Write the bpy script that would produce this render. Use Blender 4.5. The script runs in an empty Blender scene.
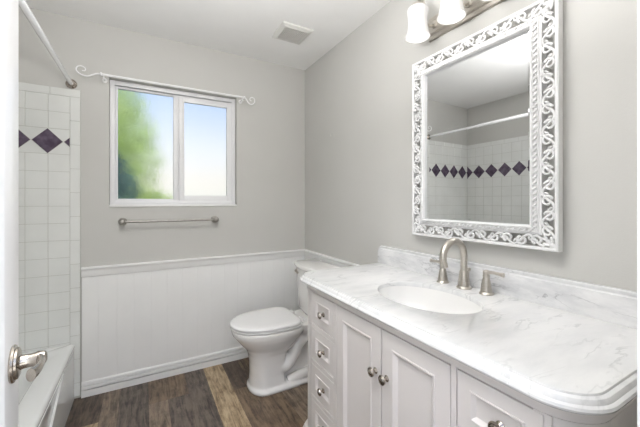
import bpy, bmesh, math, random
from math import sin, cos, pi, sqrt, atan2, radians
from mathutils import Vector, Matrix
random.seed(7)
S = bpy.context.scene
COL = S.collection

# ---------------------------------------------------------------- camera
YAW = radians(29.3)
CZ = 1.261
cam_d = bpy.data.cameras.new('camera')
cam_d.sensor_width = 36.0
cam_d.lens = 315.0 / 640.0 * 36.0
cam_d.shift_y = -(213.5 - 201.6) / 640.0
cam_d.clip_start = 0.02
cam = bpy.data.objects.new('camera', cam_d)
COL.objects.link(cam)
cam.location = (0, 0, CZ)
cam.rotation_euler = (pi / 2, 0, -YAW)
S.camera = cam

# ---------------------------------------------------------------- world, lights, exposure
S.view_settings.view_transform = 'Standard'
S.view_settings.look = 'None'
S.view_settings.gamma = 1.0
S.view_settings.use_curve_mapping = False
S.view_settings.exposure = 0.25
S.cycles.use_denoising = True
S.cycles.max_bounces = 12
S.cycles.diffuse_bounces = 8
S.cycles.transmission_bounces = 8
S.cycles.sample_clamp_indirect = 6.0

W = bpy.data.worlds.new('sky')
S.world = W
W.use_nodes = True
nt = W.node_tree
nt.nodes.clear()
out = nt.nodes.new('ShaderNodeOutputWorld')
bg = nt.nodes.new('ShaderNodeBackground')
tc = nt.nodes.new('ShaderNodeTexCoord')
sx = nt.nodes.new('ShaderNodeSeparateXYZ')
cr = nt.nodes.new('ShaderNodeValToRGB')
cr.color_ramp.elements[0].position = 0.0
cr.color_ramp.elements[0].color = (0.86, 0.88, 0.84, 1)
cr.color_ramp.elements[1].position = 1.0
cr.color_ramp.elements[1].color = (0.16, 0.34, 0.80, 1)
for p, c in ((0.05, (0.93, 0.89, 0.82, 1)), (0.15, (0.84, 0.89, 0.96, 1)), (0.27, (0.55, 0.69, 0.98, 1)), (0.45, (0.30, 0.52, 0.96, 1))):
    e = cr.color_ramp.elements.new(p)
    e.color = c
nt.links.new(tc.outputs['Generated'], sx.inputs[0])
nt.links.new(sx.outputs['Z'], cr.inputs[0])
nt.links.new(cr.outputs[0], bg.inputs[0])
bg.inputs[1].default_value = 0.95
nt.links.new(bg.outputs[0], out.inputs[0])


def area(name, loc, size, size_y, power, color, rot=(0, 0, 0)):
    d = bpy.data.lights.new(name, 'AREA')
    d.shape = 'RECTANGLE'
    d.size = size
    d.size_y = size_y
    d.energy = power
    d.color = color
    o = bpy.data.objects.new(name, d)
    COL.objects.link(o)
    o.location = loc
    o.rotation_euler = rot
    return o


area('ceiling_fill', (-0.02, 0.98, 2.425), 0.3, 0.3, 8.5, (1.0, 0.98, 0.96))  # added fill from above, out of view; the room has no fixture here
area('hall_fill', (0.20, -0.45, 1.25), 1.0, 2.0, 10.0, (1.0, 0.985, 0.99), (radians(90), 0, 0))  # unseen upright fill panel behind the camera, added to flatten the lighting
area('bounce_fill', (-0.03, 0.62, 1.73), 0.36, 0.42, 34.0, (1.0, 0.99, 0.99), (radians(180), 0, 0))  # added upward fill, out of frame, brightens the room off the ceiling

sun_d = bpy.data.lights.new('sun', 'SUN')
sun_d.energy = 2.2
sun_d.angle = radians(2)
sun_d.color = (1.0, 0.96, 0.88)
sun = bpy.data.objects.new('sun', sun_d)
COL.objects.link(sun)
sun.rotation_euler = Vector((0.55, -0.35, 0.76)).to_track_quat('Z', 'Y').to_euler()

# ---------------------------------------------------------------- materials


def mat(name, color, rough=0.5, metal=0.0, spec=0.5, coat=0.0, coat_rough=0.05):
    m = bpy.data.materials.new(name)
    m.use_nodes = True
    b = m.node_tree.nodes['Principled BSDF']
    b.inputs['Base Color'].default_value = (*color, 1)
    b.inputs['Roughness'].default_value = rough
    b.inputs['Metallic'].default_value = metal
    b.inputs['Specular IOR Level'].default_value = spec
    b.inputs['Coat Weight'].default_value = coat
    b.inputs['Coat Roughness'].default_value = coat_rough
    return m


def nodes(m):
    return m.node_tree, m.node_tree.nodes['Principled BSDF']


def add_noise_color(m, scale, c0, c1, lo=0.35, hi=0.65, detail=4, stretch=(1, 1, 1), bump=0.0, bump_scale=None):
    t, b = nodes(m)
    tc = t.nodes.new('ShaderNodeTexCoord')
    mp = t.nodes.new('ShaderNodeMapping')
    mp.inputs['Scale'].default_value = stretch
    n = t.nodes.new('ShaderNodeTexNoise')
    n.inputs['Scale'].default_value = scale
    n.inputs['Detail'].default_value = detail
    r = t.nodes.new('ShaderNodeValToRGB')
    r.color_ramp.elements[0].position = lo
    r.color_ramp.elements[0].color = (*c0, 1)
    r.color_ramp.elements[1].position = hi
    r.color_ramp.elements[1].color = (*c1, 1)
    t.links.new(tc.outputs['Object'], mp.inputs[0])
    t.links.new(mp.outputs[0], n.inputs['Vector'])
    t.links.new(n.outputs['Fac'], r.inputs[0])
    t.links.new(r.outputs[0], b.inputs['Base Color'])
    if bump:
        n2 = t.nodes.new('ShaderNodeTexNoise')
        n2.inputs['Scale'].default_value = bump_scale or scale
        n2.inputs['Detail'].default_value = 3
        t.links.new(mp.outputs[0], n2.inputs['Vector'])
        bp = t.nodes.new('ShaderNodeBump')
        bp.inputs['Strength'].default_value = bump
        bp.inputs['Distance'].default_value = 0.002
        t.links.new(n2.outputs['Fac'], bp.inputs['Height'])
        t.links.new(bp.outputs[0], b.inputs['Normal'])
    return m


M = {}
M['wall'] = add_noise_color(mat('wall_paint', (0.5, 0.5, 0.48), 0.55, spec=0.35), 3, (0.512, 0.506, 0.482), (0.527, 0.521, 0.497), bump=0.15, bump_scale=180)
M['ceil'] = add_noise_color(mat('ceiling_paint', (0.7, 0.7, 0.7), 0.8, spec=0.2), 4, (0.80, 0.797, 0.785), (0.82, 0.817, 0.805), bump=0.4, bump_scale=120)
M['trim'] = add_noise_color(mat('trim_paint', (0.8, 0.8, 0.79), 0.35), 5, (0.80, 0.80, 0.79), (0.82, 0.82, 0.81))
M['door'] = add_noise_color(mat('door_paint', (0.84, 0.84, 0.84), 0.3), 5, (0.83, 0.83, 0.84), (0.85, 0.85, 0.86))
M['tile'] = add_noise_color(mat('white_tile', (0.72, 0.73, 0.71), 0.12), 6, (0.70, 0.71, 0.69), (0.74, 0.75, 0.73))
M['grout'] = mat('grout', (0.45, 0.45, 0.41), 0.8)
M['purple'] = add_noise_color(mat('purple_tile', (0.075, 0.042, 0.10), 0.12), 25, (0.065, 0.045, 0.075), (0.13, 0.10, 0.145))
M['tub'] = add_noise_color(mat('tub_enamel', (0.76, 0.77, 0.76), 0.08, coat=0.4), 3, (0.75, 0.76, 0.75), (0.77, 0.78, 0.77))
M['porc'] = add_noise_color(mat('porcelain', (0.8, 0.79, 0.78), 0.1, coat=0.5), 3, (0.80, 0.79, 0.775), (0.82, 0.81, 0.795))
M['sink'] = add_noise_color(mat('sink_porcelain', (0.85, 0.84, 0.81), 0.1, coat=0.5), 3, (0.84, 0.835, 0.82), (0.86, 0.855, 0.84))
M['seat'] = add_noise_color(mat('seat_plastic', (0.82, 0.82, 0.815), 0.22), 3, (0.82, 0.815, 0.81), (0.84, 0.835, 0.83))
M['cab'] = add_noise_color(mat('cabinet_paint', (0.8, 0.78, 0.765), 0.33), 4, (0.70, 0.665, 0.645), (0.72, 0.685, 0.665))
M['gap'] = mat('cabinet_shadow_wood', (0.38, 0.31, 0.26), 0.7)
M['nickel'] = add_noise_color(mat('brushed_nickel', (0.62, 0.58, 0.52), 0.36, 1.0), 60, (0.50, 0.468, 0.42), (0.58, 0.545, 0.495), stretch=(1, 1, 6))
M['satin'] = add_noise_color(mat('satin_nickel', (0.4, 0.38, 0.35), 0.42, 1.0), 60, (0.33, 0.315, 0.29), (0.40, 0.385, 0.36))
M['knob'] = add_noise_color(mat('antique_nickel', (0.42, 0.37, 0.32), 0.22, 1.0), 40, (0.36, 0.31, 0.27), (0.50, 0.46, 0.41))
M['steel'] = add_noise_color(mat('door_nickel', (0.5, 0.45, 0.4), 0.24, 1.0), 60, (0.44, 0.40, 0.345), (0.52, 0.475, 0.42))
M['bronze'] = mat('bronze', (0.20, 0.18, 0.16), 0.4, 1.0)
M['whitemetal'] = add_noise_color(mat('white_metal', (0.8, 0.8, 0.8), 0.3), 8, (0.78, 0.78, 0.78), (0.82, 0.82, 0.82))
M['rod'] = add_noise_color(mat('rod_enamel', (0.86, 0.86, 0.87), 0.12, coat=0.5), 8, (0.85, 0.85, 0.86), (0.88, 0.88, 0.89))
M['frame'] = add_noise_color(mat('mirror_frame_paint', (0.86, 0.86, 0.86), 0.35), 30, (0.74, 0.74, 0.74), (0.77, 0.77, 0.77))
M['vinyl'] = add_noise_color(mat('window_vinyl', (0.8, 0.8, 0.8), 0.3), 5, (0.76, 0.76, 0.77), (0.78, 0.78, 0.79))
M['mirror'] = mat('mirror_glass', (0.84, 0.85, 0.855), 0.0, 1.0)
M['vent'] = add_noise_color(mat('vent_plastic', (0.6, 0.6, 0.57), 0.5), 8, (0.60, 0.595, 0.565), (0.63, 0.625, 0.595))
M['soil'] = add_noise_color(mat('lawn', (0.2, 0.3, 0.1), 0.9), 6, (0.45, 0.47, 0.35), (0.60, 0.60, 0.50))
M['leaf'] = add_noise_color(mat('leaf', (0.1, 0.3, 0.05), 0.6), 2.0, (0.34, 0.50, 0.07), (0.68, 0.82, 0.20), 0.4, 0.6)
M['leafdark'] = add_noise_color(mat('leaf_dark', (0.04, 0.15, 0.12), 0.6), 2.0, (0.02, 0.10, 0.11), (0.06, 0.22, 0.19), 0.4, 0.6)
M['bark'] = add_noise_color(mat('bark', (0.15, 0.1, 0.07), 0.9), 8, (0.12, 0.08, 0.05), (0.22, 0.16, 0.11))
M['eave'] = mat('eave_paint', (0.42, 0.38, 0.26), 0.8)

# frosted window glass
m = bpy.data.materials.new('obscure_glass')
m.use_nodes = True
t, b = nodes(m)
b.inputs['Base Color'].default_value = (0.97, 0.98, 0.98, 1)
b.inputs['Transmission Weight'].default_value = 1.0
b.inputs['Roughness'].default_value = 0.17
b.inputs['IOR'].default_value = 1.30
n = t.nodes.new('ShaderNodeTexVoronoi')
n.inputs['Scale'].default_value = 110
tcn = t.nodes.new('ShaderNodeTexCoord')
t.links.new(tcn.outputs['Object'], n.inputs['Vector'])
bp = t.nodes.new('ShaderNodeBump')
bp.inputs['Strength'].default_value = 0.45
bp.inputs['Distance'].default_value = 0.002
t.links.new(n.outputs['Distance'], bp.inputs['Height'])
t.links.new(bp.outputs[0], b.inputs['Normal'])
M['frost'] = m

# milk glass shade
m = mat('milk_glass', (0.58, 0.575, 0.57), 0.25)
t, b = nodes(m)
b.inputs['Emission Color'].default_value = (1.0, 0.965, 0.92, 1)
b.inputs['Emission Strength'].default_value = 0.16
M['shade'] = m
m = mat('bulb_glow', (1, 1, 1), 0.3)
t, b = nodes(m)
b.inputs['Emission Color'].default_value = (1.0, 0.95, 0.88, 1)
b.inputs['Emission Strength'].default_value = 4.0
M['bulb'] = m

def marble(name, c0, c1, vein, vw, n3lo, n3hi, rot, stretch):
    m = mat(name, (0.85, 0.85, 0.85), 0.14, coat=0.25)
    t, b = nodes(m)
    L = t.links.new
    tcn = t.nodes.new('ShaderNodeTexCoord')
    mp = t.nodes.new('ShaderNodeMapping')
    mp.inputs['Rotation'].default_value = rot
    mp.inputs['Scale'].default_value = stretch
    L(tcn.outputs['Object'], mp.inputs[0])
    n1 = t.nodes.new('ShaderNodeTexNoise')
    n1.inputs['Scale'].default_value = 3.2
    n1.inputs['Detail'].default_value = 10
    n1.inputs['Roughness'].default_value = 0.56
    n1.inputs['Distortion'].default_value = 0.4
    L(mp.outputs[0], n1.inputs['Vector'])
    sb = t.nodes.new('ShaderNodeMath'); sb.operation = 'SUBTRACT'; sb.inputs[1].default_value = 0.5
    ab = t.nodes.new('ShaderNodeMath'); ab.operation = 'ABSOLUTE'
    L(n1.outputs['Fac'], sb.inputs[0])
    L(sb.outputs[0], ab.inputs[0])
    r1 = t.nodes.new('ShaderNodeValToRGB')
    r1.color_ramp.elements[0].color = (*vein, 1)
    r1.color_ramp.elements[1].position = vw
    r1.color_ramp.elements[1].color = (1, 1, 1, 1)
    L(ab.outputs[0], r1.inputs[0])
    n2 = t.nodes.new('ShaderNodeTexNoise')
    n2.inputs['Scale'].default_value = 5
    n2.inputs['Detail'].default_value = 9
    n2.inputs['Roughness'].default_value = 0.65
    L(mp.outputs[0], n2.inputs['Vector'])
    r2 = t.nodes.new('ShaderNodeValToRGB')
    r2.color_ramp.elements[0].position = 0.36
    r2.color_ramp.elements[0].color = (*c0, 1)
    r2.color_ramp.elements[1].position = 0.60
    r2.color_ramp.elements[1].color = (*c1, 1)
    L(n2.outputs['Fac'], r2.inputs[0])
    n3 = t.nodes.new('ShaderNodeTexNoise')
    n3.inputs['Scale'].default_value = 6.0
    L(tcn.outputs['Object'], n3.inputs['Vector'])
    r3 = t.nodes.new('ShaderNodeValToRGB')
    r3.color_ramp.elements[0].position = n3lo
    r3.color_ramp.elements[0].color = (0, 0, 0, 1)
    r3.color_ramp.elements[1].position = n3hi
    r3.color_ramp.elements[1].color = (1, 1, 1, 1)
    L(n3.outputs['Fac'], r3.inputs[0])
    mx = t.nodes.new('ShaderNodeMix'); mx.data_type = 'RGBA'; mx.blend_type = 'MULTIPLY'
    L(r3.outputs[0], mx.inputs['Factor'])
    L(r2.outputs[0], mx.inputs['A'])
    L(r1.outputs[0], mx.inputs['B'])
    L(mx.outputs['Result'], b.inputs['Base Color'])
    return m


M['marble'] = marble('carrara_marble', (0.69, 0.695, 0.70), (0.77, 0.77, 0.765), (0.78, 0.785, 0.79), 0.020, 0.42, 0.60, (0.0, 0.0, 0.9), (1.0, 3.4, 1.5))
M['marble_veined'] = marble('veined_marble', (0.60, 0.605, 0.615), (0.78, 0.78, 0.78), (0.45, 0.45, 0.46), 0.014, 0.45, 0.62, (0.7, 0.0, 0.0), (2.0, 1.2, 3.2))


def wood(name, dark, light, seed):
    m = mat(name, dark, 0.38, spec=0.4)
    t, b = nodes(m)
    tcn = t.nodes.new('ShaderNodeTexCoord')
    mp = t.nodes.new('ShaderNodeMapping')
    mp.inputs['Location'].default_value = (seed * 3.1, seed * 1.7, 0)
    mp.inputs['Scale'].default_value = (9, 1.0, 1)
    t.links.new(tcn.outputs['Object'], mp.inputs[0])
    n = t.nodes.new('ShaderNodeTexNoise')
    n.inputs['Scale'].default_value = 5.5
    n.inputs['Detail'].default_value = 10
    n.inputs['Roughness'].default_value = 0.72
    n.inputs['Distortion'].default_value = 0.6
    t.links.new(mp.outputs[0], n.inputs['Vector'])
    n2 = t.nodes.new('ShaderNodeTexNoise')
    n2.inputs['Scale'].default_value = 14
    n2.inputs['Detail'].default_value = 8
    n2.inputs['Roughness'].default_value = 0.7
    t.links.new(tcn.outputs['Object'], n2.inputs['Vector'])
    ad = t.nodes.new('ShaderNodeMix'); ad.data_type = 'FLOAT'
    ad.inputs['Factor'].default_value = 0.30
    t.links.new(n.outputs['Fac'], ad.inputs['A'])
    t.links.new(n2.outputs['Fac'], ad.inputs['B'])
    r = t.nodes.new('ShaderNodeValToRGB')
    r.color_ramp.elements[0].position = 0.41
    r.color_ramp.elements[0].color = (*dark, 1)
    r.color_ramp.elements[1].position = 0.57
    r.color_ramp.elements[1].color = (*light, 1)
    t.links.new(ad.outputs['Result'], r.inputs[0])
    t.links.new(r.outputs[0], b.inputs['Base Color'])
    bp = t.nodes.new('ShaderNodeBump')
    bp.inputs['Strength'].default_value = 0.15
    bp.inputs['Distance'].default_value = 0.001
    t.links.new(n.outputs['Fac'], bp.inputs['Height'])
    t.links.new(bp.outputs[0], b.inputs['Normal'])
    return m


WOODS = [wood('plank_dark_brown', (0.024, 0.016, 0.012), (0.120, 0.084, 0.060), 1),
         wood('plank_grey', (0.034, 0.026, 0.021), (0.155, 0.122, 0.098), 2),
         wood('plank_mid_brown', (0.055, 0.036, 0.024), (0.20, 0.140, 0.090), 3),
         wood('plank_light_brown', (0.075, 0.055, 0.040), (0.250, 0.190, 0.138), 4),
         wood('plank_tan', (0.17, 0.115, 0.062), (0.47, 0.360, 0.230), 5)]

# ---------------------------------------------------------------- mesh helpers


def NB():
    return bmesh.new()


def wpos(o):
    v = Vector((0, 0, 0))
    while o is not None:
        v += o.location
        o = o.parent
    return v


def obj(name, bm, m, parent=None, smooth=True, angle=38, fix=True, loc=None):
    """link bm (built in world coordinates) as one mesh object"""
    if fix:
        bmesh.ops.recalc_face_normals(bm, faces=bm.faces[:])
    base = wpos(parent) if parent is not None else Vector((0, 0, 0))
    if loc is not None:
        off = Vector(loc)
    else:
        if parent is not None:
            off = base
        else:
            lo = [1e9] * 3; hi = [-1e9] * 3
            for v in bm.verts:
                for i in range(3):
                    lo[i] = min(lo[i], v.co[i]); hi[i] = max(hi[i], v.co[i])
            off = Vector(((lo[0] + hi[0]) / 2, (lo[1] + hi[1]) / 2, lo[2]))
    for v in bm.verts:
        v.co -= off
    me = bpy.data.meshes.new(name)
    bm.to_mesh(me)
    bm.free()
    for mm in (m if isinstance(m, (list, tuple)) else [m]):
        me.materials.append(mm)
    if smooth:
        me.polygons.foreach_set('use_smooth', [True] * len(me.polygons))
        me.set_sharp_from_angle(angle=radians(angle))
    o = bpy.data.objects.new(name, me)
    COL.objects.link(o)
    o.location = off - base
    if parent is not None:
        o.parent = parent
    return o


def empty(name, loc, label=None, cat=None, group=None):
    o = bpy.data.objects.new(name, None)
    o.empty_display_size = 0.05
    COL.objects.link(o)
    o.location = loc
    tag(o, label, cat, group)
    return o


def tag(o, label=None, cat=None, group=None, kind=None):
    if label: o['label'] = label
    if cat: o['category'] = cat
    if group: o['group'] = group
    if kind: o['kind'] = kind
    return o


def struct(name, bm, m, parent=None, **k):
    o = obj(name, bm, m, parent, **k)
    if parent is None:
        o['kind'] = 'structure'
    return o


def box(bm, x0, x1, y0, y1, z0, z1, bev=0.0, mi=0):
    r = bmesh.ops.create_cube(bm, size=1.0)
    vs = r['verts']
    for v in vs:
        v.co = Vector((x0 + (v.co.x + 0.5) * (x1 - x0), y0 + (v.co.y + 0.5) * (y1 - y0), z0 + (v.co.z + 0.5) * (z1 - z0)))
    fs = set(f for v in vs for f in v.link_faces)
    for f in fs:
        f.material_index = mi
    if bev > 0:
        es = list(set(e for v in vs for e in v.link_edges))
        r = bmesh.ops.bevel(bm, geom=es, offset=bev, segments=2, affect='EDGES', profile=0.5)
        for f in r['faces']:
            f.material_index = mi


def loft(bm, loops, close=True, cap0=True, cap1=True, mi=0):
    rows = [[bm.verts.new(p) for p in lp] for lp in loops]
    n = len(rows[0])
    for a, b_ in zip(rows[:-1], rows[1:]):
        for i in range(n if close else n - 1):
            j = (i + 1) % n
            f = bm.faces.new((a[i], a[j], b_[j], b_[i]))
            f.material_index = mi
    if cap0:
        bm.faces.new(rows[0]).material_index = mi
    if cap1:
        bm.faces.new(rows[-1]).material_index = mi
    return rows


def basis(d):
    d = Vector(d).normalized()
    up = Vector((0, 0, 1)) if abs(d.z) < 0.95 else Vector((1, 0, 0))
    a = d.cross(up).normalized()
    b_ = d.cross(a).normalized()
    return a, b_


def lathe(bm, origin, axis, prof, n=28, caps=True):
    """prof: list of (radius, distance along axis)"""
    o = Vector(origin); ax = Vector(axis).normalized()
    a, b_ = basis(ax)
    loops = [[o + ax * h + (a * cos(2 * pi * k / n) + b_ * sin(2 * pi * k / n)) * max(r, 1e-4) for k in range(n)] for r, h in prof]
    loft(bm, loops, cap0=caps, cap1=caps)


def tube(bm, pts, rad, n=12, flat=None, flat_dir=None, caps=True):
    """pts list of Vectors, rad scalar or list; flat=(ratio) squashes along flat_dir"""
    pts = [Vector(p) for p in pts]
    N = len(pts)
    if not isinstance(rad, (list, tuple)):
        rad = [rad] * N
    loops = []
    prev = None
    for i, p in enumerate(pts):
        d = (pts[min(i + 1, N - 1)] - pts[max(i - 1, 0)]).normalized()
        if flat_dir is not None:
            fd = Vector(flat_dir)
            b_ = (fd - d * fd.dot(d)).normalized()
            a = d.cross(b_).normalized()
        elif prev is None:
            a, b_ = basis(d)
        else:
            a = (prev - d * prev.dot(d)).normalized()
            b_ = d.cross(a).normalized()
        prev = a
        fr = flat if flat is not None else 1.0
        loops.append([p + a * cos(2 * pi * k / n) * rad[i] + b_ * sin(2 * pi * k / n) * rad[i] * fr for k in range(n)])
    loft(bm, loops, cap0=caps, cap1=caps)


def rod(bm, p0, p1, r, n=20):
    tube(bm, [Vector(p0), Vector(p1)], r, n)


def prism(bm, poly, fn, d0, d1, mi=0):
    """extrude 2D polygon between depths: fn(u, v, d) -> point"""
    loft(bm, [[fn(u, v, d0) for u, v in poly], [fn(u, v, d1) for u, v in poly]], mi=mi)


def spline(pts, n=8):
    """Catmull-Rom through pts"""
    P = [Vector(p) for p in pts]
    P = [P[0] * 2 - P[1]] + P + [P[-1] * 2 - P[-2]]
    outp = []
    for i in range(1, len(P) - 2):
        for k in range(n):
            t = k / n
            a, b_, c, d = P[i - 1], P[i], P[i + 1], P[i + 2]
            outp.append(0.5 * ((2 * b_) + (c - a) * t + (2 * a - 5 * b_ + 4 * c - d) * t * t + (3 * b_ - a - 3 * c + d) * t ** 3))
    outp.append(P[-2])
    return outp


def run_profile(bm, prof, fn, s0, s1):
    """prof: closed list of (depth, z); fn(s, depth, z) -> point"""
    loft(bm, [[fn(s0, d, z) for d, z in prof], [fn(s1, d, z) for d, z in prof]])


# ---------------------------------------------------------------- room dimensions
XR, XL, YB = 1.267, -1.085, 2.533      # right wall, left wall, back wall
YN = 0.1428                              # inner face of the doorway wall
H = 2.44
WX0, WX1, WZ0, WZ1 = -0.200, 0.655, 1.225, 2.095   # window opening
WT = 0.14

# floor
bm = NB()
bounds = [-1.30, -0.55, -0.40, -0.223, -0.131, 0.030, 0.138, 0.262, 0.393, 0.531, 0.650, 0.800, 0.940, 1.08, 1.30]
cols = {
    -0.40: [(2.19, 0), (0.9, 4)], -0.223: [(1.4, 3), (0, 2)], -0.131: [(1.2, 1), (0, 0)],
    0.030: [(2.225, 2), (1.0, 3)], 0.138: [(2.225, 2), (1.0, 1)], 0.262: [(1.1, 1), (0, 3)],
    0.393: [(1.0, 4), (0, 2)], 0.531: [(2.12, 0), (0.7, 2)], 0.650: [(1.45, 2), (0, 0)], 0.800: [(1.3, 3), (0, 1)]}
for a, b_ in zip(bounds[:-1], bounds[1:]):
    segs = cols.get(a, [(1.3, random.randrange(5)), (0.2, random.randrange(5))])
    y1 = YB + 0.02
    for y0, mi in segs + [(-1.6, random.randrange(5))]:
        if y0 < y1:
            g = 0.0006
            vs = [bm.verts.new((a + g, y0 + g, 0)), bm.verts.new((b_ - g, y0 + g, 0)), bm.verts.new((b_ - g, y1 - g, 0)), bm.verts.new((a + g, y1 - g, 0))]
            bm.faces.new(vs).material_index = mi
            y1 = y0
box(bm, -1.32, 1.32, -1.6, YB + 0.04, -0.05, -0.0015, mi=0)
struct('floor', bm, WOODS, smooth=False)

bm = NB(); box(bm, XL - 0.12, XR + 0.12, YN - 0.12, YB + WT, H, H + 0.1)
struct('ceiling', bm, M['ceil'], smooth=False)

# back wall with window opening
bm = NB()
for x0, x1, z0, z1 in ((XL - 0.12, WX0, -0.05, H), (WX1, XR + 0.12, -0.05, H), (WX0, WX1, -0.05, WZ0), (WX0, WX1, WZ1, H)):
    box(bm, x0, x1, YB, YB + WT, z0, z1)
struct('wall_back', bm, M['wall'], smooth=False)
bm = NB(); box(bm, XR, XR + 0.12, YN - 0.12, YB, -0.05, H)
struct('wall_right', bm, M['wall'], smooth=False)
bm = NB(); box(bm, XL - 0.12, XL, YN - 0.12, YB, -0.05, H)
struct('wall_left', bm, M['wall'], smooth=False)
bm = NB(); box(bm, XL, -0.375, 0.90, 1.01, -0.05, H)
struct('wall_alcove', bm, M['wall'], smooth=False)
# doorway wall
DX0, DX1, DH = -0.150, 0.520, 2.04
bm = NB()
box(bm, XL, DX0 - 0.02, YN - 0.12, YN, -0.05, H)
box(bm, DX1 + 0.02, XR, YN - 0.12, YN, -0.05, H)
box(bm, DX0 - 0.02, DX1 + 0.02, YN - 0.12, YN, DH + 0.02, H)
struct('wall_front', bm, M['wall'], smooth=False)
# door jambs and casing
bm = NB()
box(bm, DX0 - 0.02, DX0 - 0.002, YN - 0.122, YN + 0.002, 0, DH)
box(bm, DX1 + 0.0, DX1 + 0.02, YN - 0.122, YN + 0.002, 0, DH, 0.002)
box(bm, DX0 - 0.02, DX1 + 0.02, YN - 0.122, YN + 0.002, DH, DH + 0.02)
loft(bm, [[Vector((DX1 + u, YN + v, z)) for u, v in ((0.006, 0.0005), (0.006, 0.002), (0.010, 0.0040), (0.022, 0.0055), (0.040, 0.010), (0.056, 0.0135), (0.063, 0.012), (0.063, 0.0005))] for z in (0, DH + 0.06)])
box(bm, DX0 - 0.07, DX1 + 0.063, YN + 0.0005, YN + 0.016, DH + 0.006, DH + 0.065, 0.003)
casing = struct('trim_1', bm, M['door'])
bm = NB()
box(bm, DX1 - 0.0020, DX1 + 0.001, YN - 0.045, YN - 0.002, 0.925, 0.984, 0.0006)
tube(bm, [(DX1 - 0.0015, YN - 0.010, 0.956), (DX1 - 0.003, YN + 0.003, 0.956), (DX1 - 0.0035, YN + 0.006, 0.956), (DX1 - 0.005, YN + 0.008, 0.956)], 0.017, 12, flat=0.12, flat_dir=(0.5, 0.5, 0))
obj('strike_plate', bm, M['bronze'], casing)

# ---------------------------------------------------------------- wainscot, rails, baseboards
RZ0, RZ1 = 0.775, 0.836
TX = -0.353                             # right edge of the tiled strip on the back wall


def fb(s, d, z):
    return Vector((s, YB - d, z))


def fr(s, d, z):
    return Vector((XR - d, s, z))


def beadboard(name, fn, s0, s1, phase):
    """tongue and groove panelling with V grooves"""
    bm = NB()
    pts = [(s0, 0.0), (s0, 0.010)]
    s = s0 + phase
    while s < s1 - 0.01:
        pts += [(s - 0.0018, 0.010), (s, 0.0088), (s + 0.0018, 0.010)]
        s += 0.1016
    pts += [(s1, 0.010), (s1, 0.0)]
    loft(bm, [[fn(a, d, 0.02) for a, d in pts], [fn(a, d, RZ1 - 0.01) for a, d in pts]])
    return struct(name, bm, M['trim'], angle=20)


beadboard('trim_2', fb, TX + 0.008, XR - 0.001, 0.088)
beadboard('trim_3', fr, 1.49, YB - 0.011, 0.05)
rail = [(0, RZ0), (0.016, RZ0), (0.018, RZ0 + 0.004), (0.019, RZ0 + 0.034), (0.022, RZ0 + 0.042), (0.027, RZ0 + 0.047),
        (0.030, RZ0 + 0.051), (0.030, RZ0 + 0.056), (0.028, RZ1), (0, RZ1)]
bm = NB(); run_profile(bm, rail, fb, TX + 0.006, XR - 0.001)
struct('trim_4', bm, M['trim'], angle=25)
bm = NB(); run_profile(bm, rail, fr, 1.49, YB - 0.03)
struct('trim_5', bm, M['trim'], angle=25)
base = [(0, 0.0), (0.024, 0.0), (0.024, 0.040), (0.024, 0.042), (0.010, 0.042), (0.010, 0.049), (0.021, 0.049), (0.021, 0.067), (0.006, 0.067),
        (0.006, 0.074), (0.018, 0.074), (0.018, 0.088), (0.013, 0.096), (0, 0.096)]
bm = NB(); run_profile(bm, base, fb, TX + 0.006, XR - 0.001)
struct('baseboard_back', bm, M['trim'], angle=20)
bm = NB(); run_profile(bm, base, fr, 1.49, YB - 0.024)
struct('baseboard_right', bm, M['trim'], angle=20)

# ---------------------------------------------------------------- tile surround
TZ_TOP = 1.977
ROWS = [1.928, 1.823, 1.717]            # above the band, top down
BAND = (1.717, 1.558)
BEL = [1.558 - 0.1085 * k for k in range(0, 12)] + [0.255, 0.147, 0.04]


def clip(poly, lo, hi):
    for lim, sgn in ((lo, 1), (hi, -1)):
        outp = []
        for i in range(len(poly)):
            a, b_ = poly[i], poly[(i + 1) % len(poly)]
            ia, ib = sgn * (a[0] - lim) >= 0, sgn * (b_[0] - lim) >= 0
            if ia: outp.append(a)
            if ia != ib:
                t = (lim - a[0]) / (b_[0] - a[0])
                outp.append((lim, a[1] + t * (b_[1] - a[1])))
        poly = outp
        if not poly: break
    return poly


def tile(bm, fn, s0, s1, z0, z1, g=0.0010, d=0.009):
    if s1 - s0 < 0.006 or z1 - z0 < 0.006: return
    b_ = 0.0014
    loops = []
    for ins, dep in ((g, 0.005), (g, d - 0.0014), (g + b_, d)):
        loops.append([fn(s0 + ins, dep, z0 + ins), fn(s1 - ins, dep, z0 + ins), fn(s1 - ins, dep, z1 - ins), fn(s0 + ins, dep, z1 - ins)])
    loft(bm, loops, cap0=False)


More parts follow.
